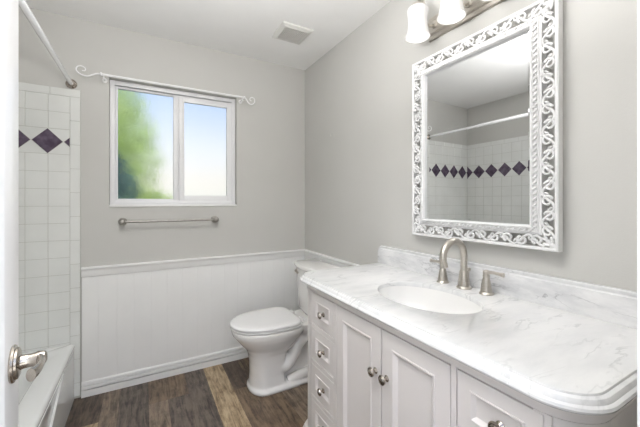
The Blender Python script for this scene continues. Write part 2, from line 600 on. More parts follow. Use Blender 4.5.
def tiled(name, fn, s0, s1, ledge, dc0, zb=0.0, strip=None):
    """s0..s1 field; ledge = one vertical joint position; dc0 = a diamond centre; strip = (sa, sb) bullnose column"""
    bm = NB()
    P = 0.1078
    ss = [s0, s1]
    k = ledge
    while k > s0 + 1e-4: k -= P
    k += P
    while k < s1 - 1e-4:
        if k > s0 + 1e-4: ss.append(k)
        k += P
    ss = sorted(ss)
    zr = ROWS + [None] + BEL
    for a, b_ in zip(ss[:-1], ss[1:]):
        for zt, zl in zip([1.928, 1.823], [1.823, 1.717]):
            tile(bm, fn, a, b_, zl, zt)
        for zt, zl in zip(BEL[:-1], BEL[1:]):
            if zl >= zb - 0.06:
                tile(bm, fn, a, b_, max(zl, zb), zt)
    # top trim
    lim = strip[1] if strip else s1
    k = lim
    while k > s0:
        tile(bm, fn, max(s0, k - 0.1525), k, 1.928, TZ_TOP, d=0.010)
        k -= 0.1525
    if strip:
        z = 1.928
        while z > 0.01:
            tile(bm, fn, strip[0], strip[1], max(z - 0.1525, 0.012), z, d=0.010)
            z -= 0.1525
    # band: white slab with purple diamonds
    tile(bm, fn, s0, s1, BAND[1], BAND[0], d=0.0085)
    n0 = len(bm.faces)
    # grout bed
    lim0 = s0
    loft(bm, [[fn(s0, dd, zb), fn(lim, dd, zb), fn(lim, dd, TZ_TOP - 0.001), fn(s0, dd, TZ_TOP - 0.001)] for dd in (0.0, 0.0075)], mi=1)
    hw, hh = 0.0735, 0.0765
    zc = (BAND[0] + BAND[1]) / 2
    c = dc0
    while c - 0.155 > s0 - hw: c -= 0.155
    while c < s1 + hw:
        for grow, dd0, dd1, mi in ((0.0035, 0.008, 0.0092, 1), (0.0, 0.008, 0.0125, 2)):
            poly = clip([(c - hw - grow, zc), (c, zc - hh - grow * 0.4), (c + hw + grow, zc), (c, zc + hh + grow * 0.4)], s0 + 0.001, s1 - 0.0015)
            if len(poly) > 2 and max(p[0] for p in poly) - min(p[0] for p in poly) > 0.002:
                loft(bm, [[fn(u, dd, v) for u, v in poly] for dd in (dd0, dd1)], mi=mi)
        c += 0.155
    o = struct(name, bm, [M['tile'], M['grout'], M['purple']], angle=30)
    return o


TUBH = 0.356
tiled('wall_tile_back', fb, XL + 0.001, -0.4064, -0.4064, -0.516, 0.0, strip=(-0.4064, TX))


def fl(s, d, z):
    return Vector((XL + d, s, z))


tiled('wall_tile_left', fl, 1.012, YB - 0.011, YB - 0.011, YB - 0.012, TUBH + 0.001)


def ff(s, d, z):
    return Vector((s, 1.0105 + d, z))


tiled('wall_tile_front', ff, XL + 0.011, -0.4064, -0.4064, -0.516, TUBH + 0.001, strip=None)

# ---------------------------------------------------------------- bathtub
TX0, TX1, TY0, TY1 = XL + 0.0115, -0.381, 1.024, YB - 0.0115


def rrect(x0, x1, y0, y1, r, z, n=8):
    pts = []
    for cx, cy, a0 in ((x1 - r, y1 - r, 0), (x0 + r, y1 - r, 90), (x0 + r, y0 + r, 180), (x1 - r, y0 + r, 270)):
        for k in range(n + 1):
            a = radians(a0 + 90 * k / n)
            pts.append(Vector((cx + r * cos(a), cy + r * sin(a), z)))
    return pts


tub = empty('bathtub', ((TX0 + TX1) / 2, (TY0 + TY1) / 2, 0), 'white enamel alcove bathtub below the tiled wall with purple diamonds', 'bathtub')
bm = NB()
L = []
for ins, z, r in ((0.004, 0.30, 0.004), (0.002, 0.325, 0.004), (0.0, 0.332, 0.004), (0.001, 0.342, 0.004), (0.006, 0.351, 0.006), (0.016, TUBH, 0.01)):
    L.append(rrect(TX0 + 0, TX1 - ins, TY0, TY1, max(r, 0.003), z))
for ix0, ix1, iy0, iy1, r, z in ((0.035, 0.100, 0.07, 0.10, 0.12, TUBH), (0.042, 0.108, 0.078, 0.11, 0.12, TUBH - 0.006), (0.055, 0.125, 0.10, 0.14, 0.13, 0.28),
                                 (0.075, 0.145, 0.13, 0.22, 0.14, 0.12), (0.10, 0.165, 0.17, 0.27, 0.13, 0.07), (0.14, 0.21, 0.24, 0.34, 0.10, 0.055)):
    L.append(rrect(TX0 + ix0, TX1 - ix1, TY0 + iy0, TY1 - iy1, r, z))
loft(bm, L, cap0=False)
obj('basin', bm, M['tub'], tub, angle=50)
# apron with a sunk slanted-end panel
bm = NB()


def fa(s, d, z):
    return Vector((TX1 - 0.003 - d, s, z))


out_l = [(TY0, 0.0), (TY1, 0.0), (TY1, 0.326), (TY0, 0.326)]
pan = [(1.50, 0.055), (1.74, 0.055), (2.155, 0.285), (1.085, 0.285)]
pan = [(1.28, 0.055), (1.72, 0.055), (2.20, 0.318), (1.07, 0.318)]


def shrink(poly, d):
    cx = sum(p[0] for p in poly) / 4; cy = sum(p[1] for p in poly) / 4
    return [(cx + (u - cx) * (1 - d / 0.5), cy + (v - cy) * (1 - d / 0.14)) for u, v in poly]


loft(bm, [[fa(u, 0.05, v) for u, v in out_l], [fa(u, 0.0, v) for u, v in out_l],
          [fa(u, 0.0, v) for u, v in pan], [fa(u, -0.003, v) for u, v in shrink(pan, 0.003)], [fa(u, 0.0, v) for u, v in shrink(pan, 0.007)], [fa(u, 0.007, v) for u, v in shrink(pan, 0.014)]])
obj('apron', bm, M['tub'], tub, angle=20)
bm = NB(); lathe(bm, (-0.72, 1.33, 0.052), (0, 0, 1), [(0.03, 0), (0.03, 0.006), (0.022, 0.009), (0.006, 0.009)])
obj('drain', bm, M['nickel'], tub)

# shower curtain rod
ZR = 2.012
XRD = -0.400
sr = empty('shower_rod', (XRD, 1.77, ZR), 'long straight white shower curtain rod above the bathtub', 'shower rod')
bm = NB()
tube(bm, [(XRD, 1.9, ZR), (XRD, YB - 0.012, ZR)], 0.0125, 24)
tube(bm, [(XRD, 1.014, ZR), (XRD, 1.92, ZR)], 0.0145, 24)
obj('pole', bm, M['rod'], sr)
for y, s in ((YB - 0.0005, -1), (1.0115, 1)):
    bm = NB(); lathe(bm, (XRD, y, ZR), (0, s, 0), [(0.030, 0), (0.030, 0.004), (0.026, 0.008), (0.018, 0.012), (0.017, 0.022), (0.0155, 0.024)], 24)
    obj('flange', bm, M['knob'], sr)

# ---------------------------------------------------------------- window
win = bpy.data.objects.new('window_1', None)
COL.objects.link(win); win.location = ((WX0 + WX1) / 2, YB + 0.06, WZ0); win['kind'] = 'structure'


def frame_rect(bm, x0, x1, z0, z1, w, y0, y1, wb=None, wt=None, bev=0.002):
    wb = wb or w; wt = wt or w
    box(bm, x0, x0 + w, y0, y1, z0, z1, bev)
    box(bm, x1 - w, x1, y0, y1, z0, z1, bev)
    box(bm, x0 + w - 0.001, x1 - w + 0.001, y0, y1, z0, z0 + wb, bev)
    box(bm, x0 + w - 0.001, x1 - w + 0.001, y0, y1, z1 - wt, z1, bev)


bm = NB(); frame_rect(bm, WX0 + 0.001, WX1 - 0.001, WZ0 + 0.012, WZ1 - 0.001, 0.030, YB + 0.042, YB + 0.11)
frame_rect(bm, WX0 + 0.001, WX1 - 0.001, WZ0 + 0.001, WZ1 - 0.001, 0.0300, YB + 0.055, YB + 0.12)
obj('window_frame', bm, M['vinyl'], win)
bm = NB()
box(bm, WX0 + 0.001, WX1 - 0.001, YB - 0.010, YB + 0.06, WZ0, WZ0 + 0.014, 0.003)
obj('window_sill', bm, M['trim'], win)
MX = 0.211
bm = NB()  # fixed sash on the left
frame_rect(bm, WX0 + 0.030, MX + 0.020, WZ0 + 0.040, WZ1 - 0.032, 0.016, YB + 0.062, YB + 0.087)
box(bm, MX - 0.014, MX + 0.022, YB + 0.058, YB + 0.092, WZ0 + 0.041, WZ1 - 0.033, 0.002)
s1 = obj('fixed_sash', bm, M['vinyl'], win)
bm = NB(); box(bm, WX0 + 0.044, MX - 0.010, YB + 0.072, YB + 0.076, WZ0 + 0.054, WZ1 - 0.046)
obj('pane', bm, M['frost'], s1, smooth=False)
bm = NB()  # sliding sash on the right
frame_rect(bm, MX + 0.022, WX1 - 0.030, WZ0 + 0.040, WZ1 - 0.036, 0.038, YB + 0.046, YB + 0.074, wb=0.042, wt=0.044)
s2 = obj('sliding_sash', bm, M['vinyl'], win)
bm = NB(); box(bm, MX + 0.058, WX1 - 0.066, YB + 0.058, YB + 0.062, WZ0 + 0.080, WZ1 - 0.078)
obj('pane', bm, M['frost'], s2, smooth=False)
bm = NB(); box(bm, MX + 0.026, MX + 0.036, YB + 0.036, YB + 0.047, 1.60, 1.70, 0.002)
obj('latch', bm, M['vinyl'], s2)

# ---------------------------------------------------------------- open door (hinged on the left jamb)
DXF = -0.137                            # face towards the camera
door = bpy.data.objects.new('door_1', None)
COL.objects.link(door); door.location = (DXF, 0.147, 0.0); door['kind'] = 'structure'


def fd(s, d, z):
    return Vector((DXF - d, s, z))


DY0, DY1 = 0.149, 0.8015


def rect_loft(bm, fn, s0, s1, z0, z1, steps, back, ns=1, cap=True):
    """concentric rectangle loops: steps = (inset, depth)"""
    loops = []
    for ins, d in [(0.0, back)] + list(steps):
        a, b_, c, e = s0 + ins, s1 - ins, z0 + ins, z1 - ins
        lo = [fn(a + (b_ - a) * k / ns, d, c) for k in range(ns + 1)]
        hi = [fn(b_ - (b_ - a) * k / ns, d, e) for k in range(ns + 1)]
        loops.append(lo + hi)
    rows = loft(bm, loops, cap0=(ns == 1), cap1=False)
    r = rows[-1]
    n = ns
    for k in range(n):
        bm.faces.new((r[k], r[k + 1], r[2 * n + 1 - (k + 1)], r[2 * n + 1 - k]))


bm = NB()
# stiles and rails of the door leaf with sunk moulded panels
box(bm, DXF - 0.034, DXF - 0.010, DY0 + 0.001, DY1 - 0.001, 0.011, 2.029)
ST = 0.112
pz = [(0.22, 1.93)]
ym = (DY0 + DY1) / 2
for y0, y1 in ((DY0, DY0 + ST), (DY1 - ST, DY1), (ym - 0.05, ym + 0.05)):
    box(bm, DXF - 0.035, DXF, y0, y1, 0.01, 2.03, 0.0008)
zz = [(0.011, 0.22), (1.93, 2.029)]
for z0, z1 in zz:
    box(bm, DXF - 0.0349, DXF - 0.0001, DY0 + 0.01, DY1 - 0.01, z0, z1)
obj('leaf', bm, M['door'], door, angle=30)
bm = NB()
for y0, y1 in ((DY0 + ST, ym - 0.05), (ym + 0.05, DY1 - ST)):
    for z0, z1 in pz:
        rect_loft(bm, fd, y0, y1, z0, z1, [(0.0, 0.0), (0.004, -0.001), (0.010, 0.006), (0.016, 0.009), (0.03, 0.009), (0.055, 0.002)], 0.012)
obj('panel_moulding', bm, M['door'], door, angle=30)
# lever handle
HY, HZ = DY1 - 0.060, 0.979
hd = bpy.data.objects.new('door_handle', None)
COL.objects.link(hd); hd.parent = door; hd.location = Vector((DXF, HY, HZ)) - door.location
bm = NB(); lathe(bm, (DXF, HY, HZ), (1, 0, 0), [(0.0305, 0), (0.0315, 0.0025), (0.0305, 0.005), (0.027, 0.006), (0.026, 0.009), (0.021, 0.011), (0.014, 0.012)], 40)
obj('rosette', bm, M['steel'], hd)
bm = NB()
lathe(bm, (DXF, HY, HZ), (1, 0, 0), [(0.0150, 0.008), (0.0120, 0.014), (0.0110, 0.024), (0.0120, 0.032), (0.0125, 0.038), (0.0115, 0.044), (0.006, 0.047)], 28)
pts = spline([(DXF + 0.034, HY + 0.004, HZ), (DXF + 0.038, HY - 0.006, HZ), (DXF + 0.041, HY - 0.020, HZ + 0.001), (DXF + 0.042, HY - 0.045, HZ + 0.004), (DXF + 0.040, HY - 0.066, HZ + 0.006), (DXF + 0.037, HY - 0.078, HZ + 0.007), (DXF + 0.035, HY - 0.084, HZ + 0.007)], 6)
rr = []
for k in range(len(pts)):
    f = k / (len(pts) - 1)
    rr.append(0.0125 - 0.0045 * min(1, f * 2.2) + 0.0030 * max(0, f - 0.5) * 2)
rr[-1] = 0.004
tube(bm, pts, rr, 16, flat=0.62, flat_dir=(1, 0, 0))
obj('lever', bm, M['steel'], hd)

door.rotation_euler = (0, 0, radians(6.0))     # swung a little past square

# ---------------------------------------------------------------- toilet
TYC = 2.076


def tp(f, v, z):
    return Vector((XR - f, TYC + v, z))


def egg(f0, f1, hw, z, n=48, back=3.2, fc=None, inset=0.0):
    """f0 = rear, f1 = front; squarer rear, round front"""
    f0 += inset; f1 -= inset; hw -= inset
    fc = fc if fc is not None else f0 + (f1 - f0) * 0.45
    pts = []
    for k in range(n):
        a = 2 * pi * k / n
        c, s = cos(a), sin(a)
        if c >= 0:
            ex = 2.15
            x = fc + (f1 - fc) * (abs(c) ** (2 / ex))
            v = hw * (abs(s) ** (2 / ex)) * (1 if s >= 0 else -1)
        else:
            x = fc - (fc - f0) * (abs(c) ** (2 / back))
            v = hw * (abs(s) ** (2 / back)) * (1 if s >= 0 else -1)
        pts.append(tp(x, v, z))
    return pts


toi = empty('toilet', (XR - 0.4, TYC, 0), 'white two-piece toilet with closed lid in the corner beyond the vanity', 'toilet')
bm = NB()
secs = [(0.000, 0.10, 0.655, 0.134, 4), (0.020, 0.10, 0.657, 0.134, 4), (0.030, 0.12, 0.648, 0.120, 4)]
loft(bm, [egg(a, b_, hw, z, back=e, fc=0.55) for z, a, b_, hw, e in secs])
secs = [(0.010, 0.41, 0.652, 0.120, 5), (0.035, 0.415, 0.645, 0.113, 5), (0.10, 0.420, 0.640, 0.108, 5), (0.18, 0.415, 0.642, 0.110, 5), (0.24, 0.40, 0.652, 0.118, 4),
        (0.280, 0.37, 0.672, 0.135, 3.6), (0.315, 0.33, 0.704, 0.156, 3.2), (0.350, 0.29, 0.732, 0.174, 3), (0.380, 0.27, 0.756, 0.184, 3), (0.405, 0.265, 0.763, 0.187, 3), (0.418, 0.268, 0.761, 0.184, 3)]
loft(bm, [egg(a, b_, hw, z, back=e, fc=(0.54 if z < 0.26 else 0.50)) for z, a, b_, hw, e in secs])
# tank deck
secs = [(0.27, 0.10, 0.33, 0.075, 4), (0.33, 0.05, 0.36, 0.115, 4), (0.37, 0.03, 0.38, 0.15, 4), (0.415, 0.03, 0.38, 0.165, 4)]
loft(bm, [egg(a, b_, hw, z, back=e, fc=0.2) for z, a, b_, hw, e in secs])
# spine
secs = [(0.02, 0.11, 0.45, 0.045, 4), (0.30, 0.13, 0.45, 0.050, 4)]
loft(bm, [egg(a, b_, hw, z, back=e, fc=0.25) for z, a, b_, hw, e in secs])
# trapway bulges on both sides
for s in (-1, 1):
    pts = spline([tp(0.47, s * 0.060, 0.150), tp(0.42, s * 0.070, 0.135), tp(0.37, s * 0.072, 0.180), tp(0.32, s * 0.070, 0.260), tp(0.26, s * 0.066, 0.305), tp(0.20, s * 0.062, 0.290),
                  tp(0.17, s * 0.060, 0.20), tp(0.17, s * 0.06, 0.06)], 6)
    tube(bm, pts, 0.044, 16)
    pts = spline([tp(0.46, s * 0.090, 0.265), tp(0.40, s * 0.084, 0.28), tp(0.34, s * 0.075, 0.33), tp(0.30, s * 0.070, 0.36)], 5)
    tube(bm, pts, 0.030, 12)
    pts = spline([tp(0.40, s * 0.075, 0.03), tp(0.31, s * 0.085, 0.050), tp(0.22, s * 0.085, 0.060), tp(0.13, s * 0.07, 0.04)], 5)
    tube(bm, pts, 0.034, 12)
o = obj('bowl', bm, M['porc'], toi, fix=True)
md = o.modifiers.new('remesh', 'REMESH'); md.mode = 'VOXEL'; md.voxel_size = 0.006; md.use_smooth_shade = True
md = o.modifiers.new('smooth', 'SMOOTH'); md.factor = 0.6; md.iterations = 7
for s in (-1, 1):
    bm = NB(); lathe(bm, tp(0.315, s * 0.105, 0.022), (0, 0, 1), [(0.014, 0), (0.014, 0.015), (0.011, 0.026), (0.005, 0.031)], 16)
    obj('bolt_cap', bm, M['porc'], toi)
bm = NB()
loft(bm, [egg(0.300, 0.768, 0.190, z, inset=i, back=4, fc=0.49) for z, i in ((0.4195, 0.010), (0.422, 0.003), (0.428, 0.0), (0.434, 0.003), (0.4365, 0.010))])
obj('seat', bm, M['seat'], toi, angle=60)
bm = NB()
loft(bm, [egg(0.318, 0.771, 0.193, z, inset=i, back=4.5, fc=0.50) for z, i in ((0.4385, 0.008), (0.440, 0.002), (0.447, 0.0), (0.455, 0.002), (0.460, 0.009), (0.4625, 0.022), (0.4645, 0.06))])
obj('lid', bm, M['seat'], toi, angle=60)
for s in (-1, 1):
    bm = NB(); tube(bm, [tp(0.298, s * 0.05, 0.434), tp(0.298, s * 0.10, 0.434)], 0.013, 14)
    obj('hinge', bm, M['seat'], toi)


def tankpoly(f0, f1, hw, z, r=0.04, bow=0.02, n=8):
    pts = []
    for k in range(n + 1):     # front, bowed
        v = -hw + r + (2 * hw - 2 * r) * k / n
    rp = []
    for cf, cv, a0 in ((f1 - bow - r, hw - r, 0), (f0 + 0.012, hw - 0.012, 90), (f0 + 0.012, -hw + 0.012, 180), (f1 - bow - r, -hw + r, 270)):
        r_ = r if a0 in (0, 270) else 0.012
        for j in range(7):
            a = radians(a0 + 90 * j / 6)
            rp.append((cf + r_ * cos(a), cv + r_ * sin(a)))
    # insert bowed front between last and first
    fr_ = []
    v0, v1 = rp[-1][1], rp[0][1]
    for k in range(1, 12):
        q = k / 12
        fr_.append((f1 - bow + bow * sin(pi * q) ** 0.8, v0 + (v1 - v0) * q))
    for f, v in rp + fr_:
        pts.append(tp(f, v, z))
    return pts


bm = NB()
loft(bm, [tankpoly(0.04 + i, 0.235 - i * 0.6 + g, hw - i, z, bow=0.022) for z, hw, i, g in
          ((0.4155, 0.165, 0.018, -0.03), (0.425, 0.175, 0.006, -0.015), (0.45, 0.184, 0, -0.006), (0.55, 0.193, 0, -0.002), (0.66, 0.200, 0, 0.002), (0.757, 0.206, 0, 0.006))])
obj('tank', bm, M['porc'], toi, angle=50)
bm = NB()
loft(bm, [tankpoly(0.025 + i, 0.262 - i, 0.222 - i, z, r=0.045, bow=0.030) for z, i in ((0.757, 0.010), (0.762, 0.002), (0.770, 0.0), (0.781, 0.0), (0.788, 0.003), (0.792, 0.010))])
obj('tank_lid', bm, M['porc'], toi, angle=60)
bm = NB()
lathe(bm, tp(0.218, 0.150, 0.725), (-1, 0, 0), [(0.014, 0), (0.014, 0.006), (0.008, 0.010), (0.007, 0.022)], 16)
tube(bm, spline([tp(0.236, 0.155, 0.725), tp(0.241, 0.13, 0.724), tp(0.243, 0.09, 0.718)], 4), 0.006, 10)
obj('flush_lever', bm, M['nickel'], toi)

# ---------------------------------------------------------------- vanity cabinet
VX = 0.712                               # face plane
VYN, VYF = 0.262, 1.468                  # near and far sides
CT0, CT1 = 0.8585, 0.8915
FY0, FY1 = 0.335, 1.352                  # flat part of the front
R = 0.075
van = empty('vanity_cabinet', ((VX + XR) / 2, (VYN + VYF) / 2, 0), 'wide white painted bathroom vanity with two doors and stacked drawers under marble top', 'cabinet')
KD = 0.024


def fv(s, d, z):
    return Vector((VX + d, s, z))


def vout(ins, z, n=8):
    """plan outline of the cabinet with round front corners"""
    pts = []
    x0, x1, y0, y1, r = VX + ins, XR - 0.002, VYN + ins, VYF - ins, R + 0.02 - ins
    pts.append(Vector((x1, y0, z)))
    for cx, cy, a0 in ((x0 + r, y0 + r, 270), (x0 + r, y1 - r, 180)):
        for k in range(n + 1):
            a = radians(a0 - 90 * k / n)
            pts.append(Vector((cx + r * cos(a), cy + r * sin(a), z)))
    pts.append(Vector((x1, y1, z)))
    return pts


bm = NB()
# frieze under the top
loft(bm, [vout(i, z) for i, z in ((0.03, 0.829), (0.0, 0.829), (0.0, 0.848), (-0.004, 0.851), (-0.004, 0.8575), (0.03, 0.8575))], cap0=False, cap1=False)
# lower rail and carcase behind the doors
loft(bm, [vout(0.0, 0.085), vout(0.0, 0.128)])
loft(bm, [vout(0.034, 0.10), vout(0.034, 0.856)], cap0=True, cap1=False)
# stiles
for y0, y1 in ((FY0 - 0.012, FY0), (0.5425, 0.5585), (1.1315, 1.1455), (FY1, FY1 + 0.012)):
    box(bm, VX, VX + 0.03, y0, y1, 0.12, 0.83)
for y0, y1 in ((FY0, 0.5425), (1.1455, FY1)):
    for za, zb in ((0.128, 0.160), (0.310, 0.332), (0.482, 0.505), (0.654, 0.676)):
        box(bm, VX, VX + 0.03, y0, y1, za, zb)
        box(bm, VX - 0.002, VX + 0.01, y0 + 0.001, y1 - 0.001, zb - 0.0045, zb - 0.0005, 0.0008)
# rounded corner columns with sunk panels
for sgn, yc in ((1, VYN), (-1, VYF)):
    r = R + 0.02

    def fc_(s, d, z, sgn=sgn, yc=yc, r=r):
        # s: arc length 0..pi/2*r
        a = s / r
        rr_ = r - d
        return Vector((VX + r - rr_ * sin(a), yc + sgn * (r - rr_ * cos(a)), z))
    AL = r * pi / 2
    rect_loft(bm, fc_, 0.0, AL, 0.126, 0.828, [(0.0, 0.0), (0.030, 0.0), (0.034, 0.004), (0.040, 0.002), (0.046, 0.007)], 0.02, ns=10)
# side panels (near and far)
for sgn, yy in ((1, VYN), (-1, VYF)):
    def fs_(s, d, z, sgn=sgn, yy=yy):
        return Vector((s, yy + sgn * d, z))
    rect_loft(bm, fs_, VX + R + 0.018, XR - 0.002, 0.126, 0.828, [(0, 0), (0.06, 0), (0.065, 0.006), (0.08, 0.009)], 0.026)
# bracket feet
for sgn, yc in ((1, VYN), (-1, VYF)):
    loops = []
    for z, g in ((0.0, 0.002), (0.012, 0.0), (0.04, 0.004), (0.07, -0.004), (0.095, -0.012), (0.115, -0.006), (0.13, 0.0)):
        x0, r = VX + g, 0.06
        ya = yc + sgn * g
        yb = yc + sgn * 0.15
        lp = [Vector((VX + 0.14, ya, z))]
        for k in range(7):
            a = pi / 2 * k / 6
            lp.append(Vector((x0 + r - r * sin(a), ya + sgn * (r - r * cos(a)), z)))
        lp.append(Vector((x0, yb, z)))
        lp.append(Vector((VX + 0.14, yb, z)))
        loops.append(lp)
    loft(bm, loops)
    box(bm, XR - 0.10, XR - 0.03, min(yc, yc + sgn * 0.08) + 0.002, max(yc, yc + sgn * 0.08) - 0.002, 0, 0.1)
obj('carcase', bm, M['cab'], van, angle=30)


def knob(parent, y, z):
    k = empty('knob', (0, 0, 0)); k.parent = parent
    k.location = Vector((VX, y, z)) - wpos(parent)
    bm = NB()
    lathe(bm, (VX, y, z), (-1, 0, 0), [(0.0105, 0), (0.0110, 0.002), (0.0085, 0.0045), (0.0050, 0.008), (0.0050, 0.014), (0.010, 0.0165), (0.0155, 0.019), (0.0165, 0.022), (0.0155, 0.0245), (0.0125, 0.025), (0.0115, 0.0240), (0.0105, 0.0262), (0.006, 0.0285), (0.002, 0.029)], 24)
    # one mesh: no separate pieces
    bpy.data.objects.remove(k)
    return obj('knob', bm, M['knob'], parent)


PAN_DRAWER = [(0.0, 0.001), (0.001, 0.0), (0.036, 0.0), (0.037, -0.0025), (0.0405, -0.0025), (0.0475, 0.007), (0.049, 0.008), (0.051, 0.008)]
PAN_DOOR = [(0.0, 0.001), (0.001, 0.0), (0.050, 0.0), (0.051, -0.0025), (0.056, -0.0025), (0.066, 0.006), (0.069, 0.009), (0.072, 0.009)]
g = 0.0027
DZ = [(0.676, 0.8270), (0.5050, 0.6540), (0.3320, 0.4820), (0.160, 0.310)]
for y0, y1 in ((1.1455, FY1), (FY0, 0.5425)):
    for z0, z1 in DZ:
        bm = NB(); rect_loft(bm, fv, y0 + g, y1 - g, z0 + g, z1 - g, PAN_DRAWER, KD)
        d = obj('drawer', bm, M['cab'], van, angle=25)
        knob(d, (y0 + y1) / 2 - 0.013, (z0 + z1) / 2 - 0.003)
for y0, y1, ky in ((0.8405, 1.1315, 0.869), (0.5585, 0.8395, 0.811)):
    bm = NB(); rect_loft(bm, fv, y0 + g, y1 - g, 0.1305 + g, 0.8270 - g, PAN_DOOR, KD)
    d = obj('door', bm, M['cab'], van, angle=25)
    knob(d, ky, 0.668)

# ---------------------------------------------------------------- marble countertop with oval cut-out
CX0, CX1, CY0, CY1 = 0.684, XR - 0.0015, 0.243, 1.507
SCX, SCY, SAX, SAY = 0.971, 0.880, 0.158, 0.218
NC = 200


def rr_ray(ins, a):
    """distance from sink centre to the inset outline (front corners rounded) along angle a"""
    dx, dy = cos(a), sin(a)
    x0, x1, y0, y1, r = CX0 + ins, CX1, CY0 + ins, CY1 - ins, 0.105 - ins
    best = 1e9
    if dx > 1e-9: best = min(best, (x1 - SCX) / dx)
    if dx < -1e-9: best = min(best, (x0 - SCX) / dx)
    if dy > 1e-9: best = min(best, (y1 - SCY) / dy)
    if dy < -1e-9: best = min(best, (y0 - SCY) / dy)
    px, py = SCX + dx * best, SCY + dy * best
    for cy, sg in ((y0 + r, -1), (y1 - r, 1)):
        cx = x0 + r
        if px < cx and (py - cy) * sg > 0:
            ox, oy = SCX - cx, SCY - cy
            bq = ox * dx + oy * dy
            cq = ox * ox + oy * oy - r * r
            best = -bq + sqrt(max(bq * bq - cq, 0))
            px, py = SCX + dx * best, SCY + dy * best
    return Vector((px, py, 0))


# angles dense around the front corners
angs = [2 * pi * k / NC for k in range(NC)]
for cx, cy in ((CX1, CY0), (CX1, CY1)):
    angs.append(atan2(cy - SCY, cx - SCX) % (2 * pi))
for cyy, sg in ((CY0 + 0.105, -1), (CY1 - 0.105, 1)):
    for k in range(0, 17):
        th = pi / 2 * k / 16
        px, py = CX0 + 0.105 - 0.105 * cos(th), cyy + sg * 0.105 * sin(th)
        angs.append(atan2(py - SCY, px - SCX) % (2 * pi))
angs = sorted(set(round(a, 5) for a in angs))


def cl(ins, z):
    return [Vector((*rr_ray(ins, a).xy, z)) for a in angs]


def el(k, z):
    outp = []
    for a in angs:
        r = 1 / sqrt((cos(a) / (SAX + k)) ** 2 + (sin(a) / (SAY + k)) ** 2)
        outp.append(Vector((SCX + r * cos(a), SCY + r * sin(a), z)))
    return outp


bm = NB()
SB = CT1 - 0.018
prof = [(0.045, SB), (0.030, SB), (0.030, CT0), (0.010, CT0), (0.006, CT0 + 0.001), (0.002, CT0 + 0.004), (0.0, CT0 + 0.009), (0.002, CT0 + 0.014), (0.006, CT0 + 0.017), (0.0075, CT0 + 0.0175),
        (0.009, CT0 + 0.021), (0.0125, CT0 + 0.026), (0.018, CT0 + 0.0285), (0.0195, CT0 + 0.029), (0.0200, CT1 - 0.0015), (0.0212, CT1)]
loops = [el(0.0, SB)] + [cl(i, z) for i, z in prof] + [el(0.003, CT1), el(0.001, CT1 - 0.001), el(0.0, CT1 - 0.004), el(0.0, SB)]
rows = loft(bm, loops, cap0=False, cap1=False)
bmesh.ops.remove_doubles(bm, verts=rows[0] + rows[-1], dist=1e-5)
tag(obj('countertop', bm, M['marble'], angle=28), 'white marble vanity countertop with stepped edge and oval sink opening', 'countertop')
# backsplash
bm = NB()
BP = [(0.0, CT1 + 0.0003), (0.019, CT1 + 0.0003), (0.019, CT1 + 0.083), (0.018, CT1 + 0.086), (0.015, CT1 + 0.088), (0.014, CT1 + 0.091), (0.016, CT1 + 0.096), (0.0155, CT1 + 0.101), (0.012, CT1 + 0.1045), (0.0, CT1 + 0.105)]


def bsp(s, d, z, q=1.0):
    return Vector((XR - 0.001 - d, s, CT1 + (z - CT1) * q))


rows = []
ys = [(CY0 + 0.004, 0.70)] + [(CY0 + 0.004 + 0.03 * (1 - cos(pi / 2 * k / 6)), 0.70 + 0.30 * sin(pi / 2 * k / 6)) for k in range(1, 7)]
ye = [(CY1 - (y - CY0), q) for y, q in reversed(ys)]
loft(bm, [[bsp(y, d, z, q) for d, z in BP] for y, q in ys + ye])
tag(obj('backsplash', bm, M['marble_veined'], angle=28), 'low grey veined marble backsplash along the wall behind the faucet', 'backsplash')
# sink
bm = NB()
L = [el(0.012, SB - 0.0005), el(0.001, SB - 0.0005)]
for f in range(1, 11):
    a = f / 10
    z = SB - 0.001 - 0.14 * (1 - (1 - a) ** 1.9)
    q = (1 - a ** 2.6) * 0.88 + 0.12
    lp = []
    for p in el(0.001, z):
        lp.append(Vector((SCX + (p.x - SCX) * q, SCY + (p.y - SCY) * q, z)))
    L.append(lp)
loft(bm, L, cap0=False)
snk = obj('sink', bm, M['sink'], angle=80)
tag(snk, 'oval white undermount sink basin set in the marble top', 'sink')
bm = NB(); lathe(bm, (SCX, SCY, SB - 0.1405), (0, 0, 1), [(0.020, 0), (0.021, 0.002), (0.016, 0.004), (0.004, 0.005)], 24)
obj('drain', bm, M['nickel'], snk)

# ---------------------------------------------------------------- faucet
FX, FYC = 1.198, 0.875
fau = empty('faucet', (FX, FYC, CT1), 'brushed nickel three-piece faucet with high arched spout behind the sink', 'faucet')
sp = None
bm = NB()
lathe(bm, (FX, FYC, CT1), (0, 0, 1), [(0.0300, 0), (0.0305, 0.003), (0.028, 0.007), (0.0245, 0.010), (0.0235, 0.018), (0.0215, 0.040), (0.0175, 0.068), (0.0175, 0.072), (0.0150, 0.074), (0.0140, 0.080)], 32)
pts = [Vector((FX, FYC, CT1 + 0.07)), Vector((FX, FYC, CT1 + 0.105))]
RA = 0.066
zc = CT1 + 0.138
for k in range(0, 25):
    a = pi * 1.07 * k / 24
    pts.append(Vector((FX - RA + RA * cos(a), FYC, zc + RA * sin(a))))
e = pts[-1]
pts.append(e + Vector((0.004, 0, -0.012)))
tube(bm, pts, 0.0140, 20)
d = Vector((0.25, 0, -1)).normalized()
lathe(bm, e + Vector((0.002, 0, -0.006)), d, [(0.0142, 0), (0.0152, 0.003), (0.0152, 0.016), (0.012, 0.018)], 24)
obj('spout', bm, M['nickel'], fau)
bm = NB()
tube(bm, [(FX + 0.030, FYC, CT1), (FX + 0.030, FYC, CT1 + 0.070)], 0.0035, 10)
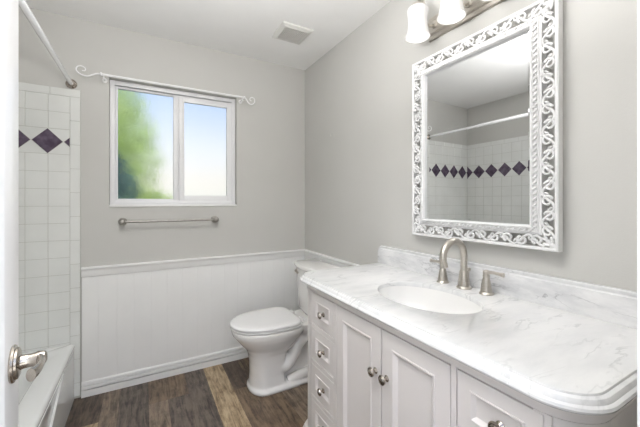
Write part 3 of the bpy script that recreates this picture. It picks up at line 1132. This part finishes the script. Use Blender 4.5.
lathe(bm, (FX + 0.030, FYC, CT1 + 0.068), (0, 0, 1), [(0.006, 0), (0.009, 0.004), (0.009, 0.012), (0.006, 0.016)], 16)
obj('lift_rod', bm, M['nickel'], fau)
for sgn in (1, -1):
    hy = FYC + (0.109 if sgn > 0 else -0.101)
    bm = NB()
    lathe(bm, (FX, hy, CT1), (0, 0, 1), [(0.0265, 0), (0.0270, 0.003), (0.0245, 0.007), (0.0215, 0.010), (0.0215, 0.016), (0.0175, 0.040), (0.0135, 0.060), (0.0115, 0.066), (0.0135, 0.069), (0.0135, 0.073), (0.0115, 0.078), (0.0125, 0.083), (0.0125, 0.090), (0.008, 0.095), (0.004, 0.096)], 28)
    tube(bm, [(FX, hy, CT1 + 0.087), (FX, hy + sgn * 0.030, CT1 + 0.090), (FX, hy + sgn * 0.055, CT1 + 0.089), (FX, hy + sgn * 0.066, CT1 + 0.0885), (FX, hy + sgn * 0.070, CT1 + 0.0885)], [0.0075, 0.0062, 0.0066, 0.0085, 0.0085], 14)
    obj('handle', bm, M['nickel'], fau)

# ---------------------------------------------------------------- mirror with carved frame
MY0, MY1, MZ0, MZ1 = 0.5310, 1.194, 1.090, 1.972
MXF = 1.2160                              # front of the frame
mir = empty('wall_mirror', (XR, (MY0 + MY1) / 2, MZ0), 'tall mirror in a white openwork scroll frame on the wall above the sink', 'mirror')
FWD = 0.085


def fm(s, d, z):
    return Vector((MXF + d, s, z))


def ring(bm, i0, i1, d0, d1, bev=0.0015):
    y0, y1, z0, z1 = MY0 + i0, MY1 - i0, MZ0 + i0, MZ1 - i0
    w = i1 - i0
    loops = []
    b_ = bev
    for ins, d in ((0, d1), (0, d0 + b_), (b_, d0), (w - b_, d0), (w, d0 + b_), (w, d1)):
        loops.append([fm(y0 + ins, d, z0 + ins), fm(y1 - ins, d, z0 + ins), fm(y1 - ins, d, z1 - ins), fm(y0 + ins, d, z1 - ins)])
    loops.append(loops[0])
    rows = loft(bm, loops, cap0=False, cap1=False)
    bmesh.ops.remove_doubles(bm, verts=rows[0] + rows[-1], dist=1e-6)


bm = NB()
ring(bm, 0.0, 0.012, 0.0, 0.030, 0.003)
obj('outer_border', bm, M['frame'], mir, angle=35)
bm = NB()
ring(bm, 0.053, 0.0665, 0.004, 0.045, 0.002)
ring(bm, 0.0655, 0.0765, -0.004, 0.02, 0.001)
ring(bm, 0.0600, 0.0665, -0.002, 0.02, 0.002)
ring(bm, 0.0755, FWD, -0.014, 0.012, 0.0035)
obj('inner_moulding', bm, M['frame'], mir, angle=35)
# hanging rails behind, to the wall
for za in (MZ0 + 0.06, MZ1 - 0.075):
    bm = NB()
    box(bm, MXF + 0.028, XR - 0.0005, MY0 + 0.06, MY1 - 0.06, za, za + 0.015)
    obj('hanging_batten', bm, M['frame'], mir, smooth=False)
# rope trim
bm = NB()
oc = (0.071)


def bead(bm, c, ang):
    r = bmesh.ops.create_icosphere(bm, subdivisions=1, radius=1.0)
    mt = Matrix.Translation(c) @ Matrix.Rotation(ang, 4, 'X') @ Matrix.Diagonal((0.0075, 0.0046, 0.0112, 1))
    for v in r['verts']:
        v.co = mt @ v.co


y0, y1, z0, z1 = MY0 + oc, MY1 - oc, MZ0 + oc, MZ1 - oc
n = 38
for k in range(n):
    z = z0 + (z1 - z0) * (k + 0.5) / n
    bead(bm, fm(y0, -0.006, z), radians(50)); bead(bm, fm(y1, -0.006, z), radians(50))
n = 27
for k in range(n):
    y = y0 + (y1 - y0) * (k + 0.5) / n
    bead(bm, fm(y, -0.006, z0), radians(-40 + 80)); bead(bm, fm(y, -0.006, z1), radians(-40 + 80))
obj('rope_trim', bm, M['frame'], mir, angle=60)
# glass with bevelled border
bm = NB()
gy0, gy1, gz0, gz1 = MY0 + FWD - 0.004, MY1 - FWD + 0.004, MZ0 + FWD - 0.004, MZ1 - FWD + 0.004
GB = 0.016
loft(bm, [[Vector((x, gy0 + i, gz0 + i)), Vector((x, gy1 - i, gz0 + i)), Vector((x, gy1 - i, gz1 - i)), Vector((x, gy0 + i, gz1 - i))] for i, x in
          ((0, MXF + 0.026), (0, MXF + 0.0060), (GB, MXF + 0.0045))])
for v in bm.verts:
    v.co.x += (v.co.z - gz0) * 0.004 - 0.002      # hangs a hair out of plumb
obj('glass', bm, M['mirror'], mir, smooth=False)

# scrollwork
bm = NB()
WF = 0.042                                # fret band width, from inset 0.011 to 0.053


def fret(mapf, length, units, bm=bm):
    P = length / units

    def path(pts, r0, r1, dd=0.006):
        n = len(pts)
        rr_ = [r0 + (r1 - r0) * k / (n - 1) for k in range(n)]
        tube(bm, [mapf(a, b_, dd) for a, b_ in pts], rr_, 8, flat=1.15, flat_dir=(1, 0, 0))

    def blob(a, b_, ra, rb, ang, dd=0.005):
        r = bmesh.ops.create_icosphere(bm, subdivisions=2, radius=1.0)
        for v in r['verts']:
            u, w, d = v.co.x * ra, v.co.y * rb, v.co.z * 0.0055
            v.co = mapf(a + u * cos(ang) - w * sin(ang), b_ + u * sin(ang) + w * cos(ang), dd + d)
    for i in range(units):
        s0 = i * P
        flip = 1 if i % 2 == 0 else -1
        h = WF / 2

        def q(u, w):
            return (s0 + u * P, h + flip * w * WF)
        # vine crossing from one rail to the other
        pts = []
        for k in range(15):
            t = k / 14
            pts.append(q(t, -0.44 * cos(pi * t)))
        path(pts, 0.0046, 0.0046)
        # C-shaped curl in the pocket, ending in a leaf bud
        cx, cw = 0.44, 0.08
        pts = []
        for k in range(25):
            t = k / 24
            a = radians(-70) + t * radians(330)
            rad = 0.41 * (1 - t) + 0.27 * t
            pts.append(q(cx + rad * cos(a) * WF / P * 1.0, cw + rad * sin(a) * 0.92))
        path(pts, 0.0052, 0.0040)
        blob(*q(cx + 0.05, cw - 0.06), 0.0070, 0.0046, flip * 0.8)
        blob(*q(0.92, 0.12), 0.0085, 0.0042, flip * radians(65))


a0, a1 = 0.011, 0.053
LY, LZ = MY1 - MY0, MZ1 - MZ0
fret(lambda s, w, d: fm(MY0 + 0.045 + s, d, MZ0 + a0 + w), LY - 0.09, 11)
fret(lambda s, w, d: fm(MY0 + 0.045 + s, d, MZ1 - a0 - w), LY - 0.09, 11)
fret(lambda s, w, d: fm(MY0 + a0 + w, d, MZ0 + 0.045 + s), LZ - 0.09, 15)
fret(lambda s, w, d: fm(MY1 - a0 - w, d, MZ0 + 0.045 + s), LZ - 0.09, 15)
# corner leaves
for yy, sy in ((MY0, 1), (MY1, -1)):
    for zz_, sz in ((MZ0, 1), (MZ1, -1)):
        for (u, w, ra, rb, an) in ((0.030, 0.030, 0.022, 0.007, 45), (0.022, 0.038, 0.013, 0.006, 80), (0.038, 0.022, 0.013, 0.006, 10), (0.020, 0.020, 0.010, 0.010, 0), (0.044, 0.040, 0.012, 0.005, 20), (0.040, 0.044, 0.012, 0.005, 70)):
            r = bmesh.ops.create_icosphere(bm, subdivisions=2, radius=1.0)
            an = radians(an)
            for v in r['verts']:
                p, q_ = v.co.x * ra, v.co.y * rb
                v.co = fm(yy + sy * (u + p * cos(an) - q_ * sin(an)), 0.005 + v.co.z * 0.006, zz_ + sz * (w + p * sin(an) + q_ * cos(an)))
obj('scrollwork', bm, M['frame'], mir, angle=60)

# ---------------------------------------------------------------- vanity light
LZ0 = 2.068
vl = empty('vanity_light', (XR, 0.885, LZ0), 'brushed nickel vanity light bar with white glass shades above the mirror', 'wall light')
bm = NB()
py0, py1, pz0, pz1 = 0.650, 1.120, LZ0, LZ0 + 0.115
loft(bm, [[Vector((XR - d, py0 + i, pz0 + i)), Vector((XR - d, py1 - i, pz0 + i)), Vector((XR - d, py1 - i, pz1 - i)), Vector((XR - d, py0 + i, pz1 - i))] for i, d in
          ((0, 0.0003), (0, 0.008), (0.004, 0.012), (0.020, 0.013), (0.022, 0.020), (0.026, 0.024), (0.034, 0.025))])
obj('backplate', bm, M['nickel'], vl, angle=30)
LXS = 1.130
first = None
for y in (1.072, 0.885, 0.698):
    bm = NB()
    zt = 2.180
    pts = spline([(XR - 0.024, y, LZ0 + 0.060), (XR - 0.060, y, LZ0 + 0.045), (XR - 0.085, y, LZ0 + 0.075), (XR - 0.095, y, LZ0 + 0.15), (XR - 0.115, y, zt + 0.035), (LXS, y, zt + 0.035), (LXS, y, zt + 0.01)], 6)
    tube(bm, pts, 0.0055, 10)
    lathe(bm, (XR - 0.0245, y, LZ0 + 0.060), (-1, 0, 0), [(0.018, 0), (0.017, 0.005), (0.008, 0.010)], 20)
    obj('arm', bm, M['nickel'], vl)
    bm = NB(); lathe(bm, (LXS, y, zt + 0.020), (0, 0, -1), [(0.010, 0), (0.022, 0.004), (0.030, 0.012), (0.034, 0.022), (0.034, 0.030)], 24)
    obj('fitter_cap', bm, M['nickel'], vl)
    # bell shade, open below, with thickness
    prof = [(0.020, 2.178), (0.038, 2.176), (0.047, 2.170), (0.0495, 2.160), (0.048, 2.145), (0.0450, 2.125), (0.0440, 2.105), (0.0460, 2.080), (0.0510, 2.056), (0.0575, 2.036)]
    inn = [(r - 0.0035, z) for r, z in reversed(prof[1:])]
    inn[0] = (0.0545, 2.0362)
    loops = []
    for r, z in prof + inn + [(0.018, 2.1735)]:
        loops.append([Vector((LXS + r * cos(2 * pi * k / 40), y + r * sin(2 * pi * k / 40), z)) for k in range(40)])
    bm = NB(); loft(bm, loops, cap0=False, cap1=True)
    shd = obj('lamp_shade', bm, M['shade'], vl, angle=60)
    bm = NB(); lathe(bm, (LXS, y, 2.172), (0, 0, -1), [(0.013, 0), (0.014, 0.03), (0.022, 0.045), (0.031, 0.065), (0.034, 0.083), (0.031, 0.100), (0.021, 0.113), (0.006, 0.120)], 24)
    obj('bulb', bm, M['bulb'], vl)

# ---------------------------------------------------------------- curtain rod above the window
CRZ, CRY = 2.082, 2.462
cr_ = empty('curtain_rod', (0.23, CRY, CRZ), 'thin white curtain rod with curled finials above the window', 'curtain rod')
bm = NB(); rod(bm, (-0.232, CRY, CRZ), (0.692, CRY, CRZ), 0.0075, 16)
obj('rod', bm, M['whitemetal'], cr_)
for x, s in ((-0.236, -1), (0.696, 1)):
    bm = NB()
    c = Vector((x, CRY, CRZ))
    if s > 0:
        p2 = [(0, 0), (0.016, -0.012), (0.034, -0.036), (0.056, -0.046), (0.080, -0.030), (0.084, -0.004), (0.068, 0.012), (0.048, 0.004), (0.046, -0.012), (0.058, -0.018)]
    else:
        p2 = [(0, 0), (0.024, -0.002), (0.048, -0.014), (0.074, -0.026), (0.108, -0.020), (0.130, 0.002), (0.124, 0.024), (0.104, 0.032), (0.084, 0.022), (0.086, 0.006), (0.100, 0.004)]
    pts = spline([c + Vector((s * u, 0, w)) for u, w in p2], 6)
    tube(bm, pts, [0.0055 - 0.0025 * k / (len(pts) - 1) for k in range(len(pts))], 10)
    lathe(bm, c - Vector((s * 0.006, 0, 0)), (s, 0, 0), [(0.009, 0), (0.012, 0.004), (0.012, 0.010), (0.006, 0.014)], 16)
    obj('finial', bm, M['whitemetal'], cr_)
    bm = NB()
    bx = x - s * 0.012
    tube(bm, spline([(bx, CRY, CRZ - 0.010), (bx, CRY + 0.02, CRZ - 0.016), (bx, YB - 0.006, CRZ - 0.014)], 4), 0.005, 10)
    tube(bm, [(bx, CRY + 0.012, CRZ), (bx, CRY + 0.009, CRZ - 0.009), (bx, CRY, CRZ - 0.012), (bx, CRY - 0.009, CRZ - 0.009), (bx, CRY - 0.012, CRZ)], 0.004, 8)
    tube(bm, [(bx, CRY, CRZ - 0.010), (bx, CRY, CRZ - 0.030)], 0.004, 8)
    lathe(bm, (bx, YB - 0.0003, CRZ - 0.014), (0, -1, 0), [(0.016, 0), (0.015, 0.004), (0.008, 0.007)], 16)
    obj('bracket', bm, M['whitemetal'], cr_)

# towel bar
TBY, TBZ = 2.472, 1.125
tb = empty('towel_bar', (0.18, TBY, TBZ), 'brushed nickel towel bar on the wall below the window', 'towel bar')
bm = NB(); rod(bm, (-0.117, TBY, TBZ), (0.478, TBY, TBZ), 0.0078, 16)
obj('bar', bm, M['satin'], tb)
for x in (-0.122, 0.482):
    bm = NB()
    lathe(bm, (x, YB - 0.0003, TBZ), (0, -1, 0), [(0.027, 0), (0.027, 0.004), (0.022, 0.008), (0.012, 0.014), (0.010, 0.036), (0.015, 0.042), (0.0205, 0.052), (0.022, 0.062), (0.0195, 0.072), (0.012, 0.079), (0.003, 0.081)], 28)
    obj('post', bm, M['satin'], tb)

# a little anchor left in the right wall
bm = NB(); lathe(bm, (XR - 0.0002, 2.083, 1.776), (-1, 0, 0), [(0.012, 0), (0.012, 0.002), (0.008, 0.004)], 16)
for v in bm.verts:
    v.co.y = 2.083 + (v.co.y - 2.083) * 0.5
tag(obj('wall_anchor', bm, M['vent']), 'tiny grey anchor stuck in the bare wall between window and mirror', 'wall anchor')

# ceiling vent
vt = empty('ceiling_vent', (0.945, 2.03, H), 'square white exhaust fan grille on the ceiling', 'vent')
vx0, vx1, vy0, vy1 = 0.797, 1.017, 1.907, 2.125
bm = NB()
loops = []
for i, z in ((0, H - 0.0003), (0, H - 0.008), (0.004, H - 0.012), (0.022, H - 0.020), (0.024, H - 0.020), (0.024, H - 0.010)):
    loops.append([Vector((vx0 + i, vy0 + i, z)), Vector((vx1 - i, vy0 + i, z)), Vector((vx1 - i, vy1 - i, z)), Vector((vx0 + i, vy1 - i, z))])
loft(bm, loops, cap0=False)
obj('cover', bm, M['vent'], vt, angle=20)
bm = NB()
n = 14
for k in range(n):
    x = vx0 + 0.028 + (vx1 - vx0 - 0.056) * k / (n - 1)
    box(bm, x - 0.0032, x + 0.0032, vy0 + 0.023, vy1 - 0.023, H - 0.021, H - 0.009)
obj('grille', bm, M['vent'], vt, smooth=False)

# ---------------------------------------------------------------- outside the window
bm = NB(); box(bm, -14, 14, YB + 0.3, 30, -0.32, -0.3)
o = struct('ground', bm, M['soil'], smooth=False)
bm = NB(); box(bm, -3, 3.5, YB + WT + 0.001, YB + 0.62, 2.275, 2.36)
o = struct('roof_eave', bm, M['eave'], smooth=False)


def bush(name, base, crown, count, size, m, label, seed, trunk_r=0.05):
    rnd = random.Random(seed)
    e = empty(name, base, label, 'tree')
    bm = NB()
    bx, by, bz = base
    for i in range(count):
        u = rnd.random() * 2 * pi
        cz = rnd.uniform(-1, 1)
        rr_ = rnd.random() ** 0.4
        q = sqrt(1 - cz * cz)
        p = Vector((bx + crown[0] * q * cos(u) * rr_, by + crown[1] * q * sin(u) * rr_, bz + crown[3] + crown[2] * cz * rr_))
        ax = Vector((rnd.uniform(-1, 1), rnd.uniform(-1, 1), rnd.uniform(-1, 1))).normalized()
        a, b_ = basis(ax)
        L_, w = size * rnd.uniform(0.7, 1.2), size * 0.45
        vs = [bm.verts.new(p - a * L_), bm.verts.new(p + b_ * w + ax * w * 0.3), bm.verts.new(p + a * L_), bm.verts.new(p - b_ * w + ax * w * 0.3)]
        bm.faces.new(vs)
    o = obj('foliage', bm, m, e, smooth=False, fix=False)
    bm = NB()
    tube(bm, spline([(bx, by, bz), (bx + 0.03, by, bz + crown[3] * 0.5), (bx - 0.02, by, bz + crown[3])], 4), trunk_r, 10)
    obj('trunk', bm, M['bark'], e)


bush('garden_tree', (-1.30, 6.6, -0.3), (1.60, 0.9, 2.5, 2.2), 7500, 0.10, M['leaf'], 'bright green tree seen blurred through the left pane of frosted glass', 3)
bush('low_shrub', (0.12, 4.75, -0.3), (0.46, 0.45, 0.72, 1.00), 2200, 0.07, M['leaf'], 'low bright green shrub blurred at the foot of the left window pane', 9)
bush('dark_shrub', (-0.72, 4.1, -0.3), (0.70, 0.6, 0.85, 1.50), 4200, 0.06, M['leafdark'], 'dark blue green shrub blurred at lower left of the frosted window', 5)
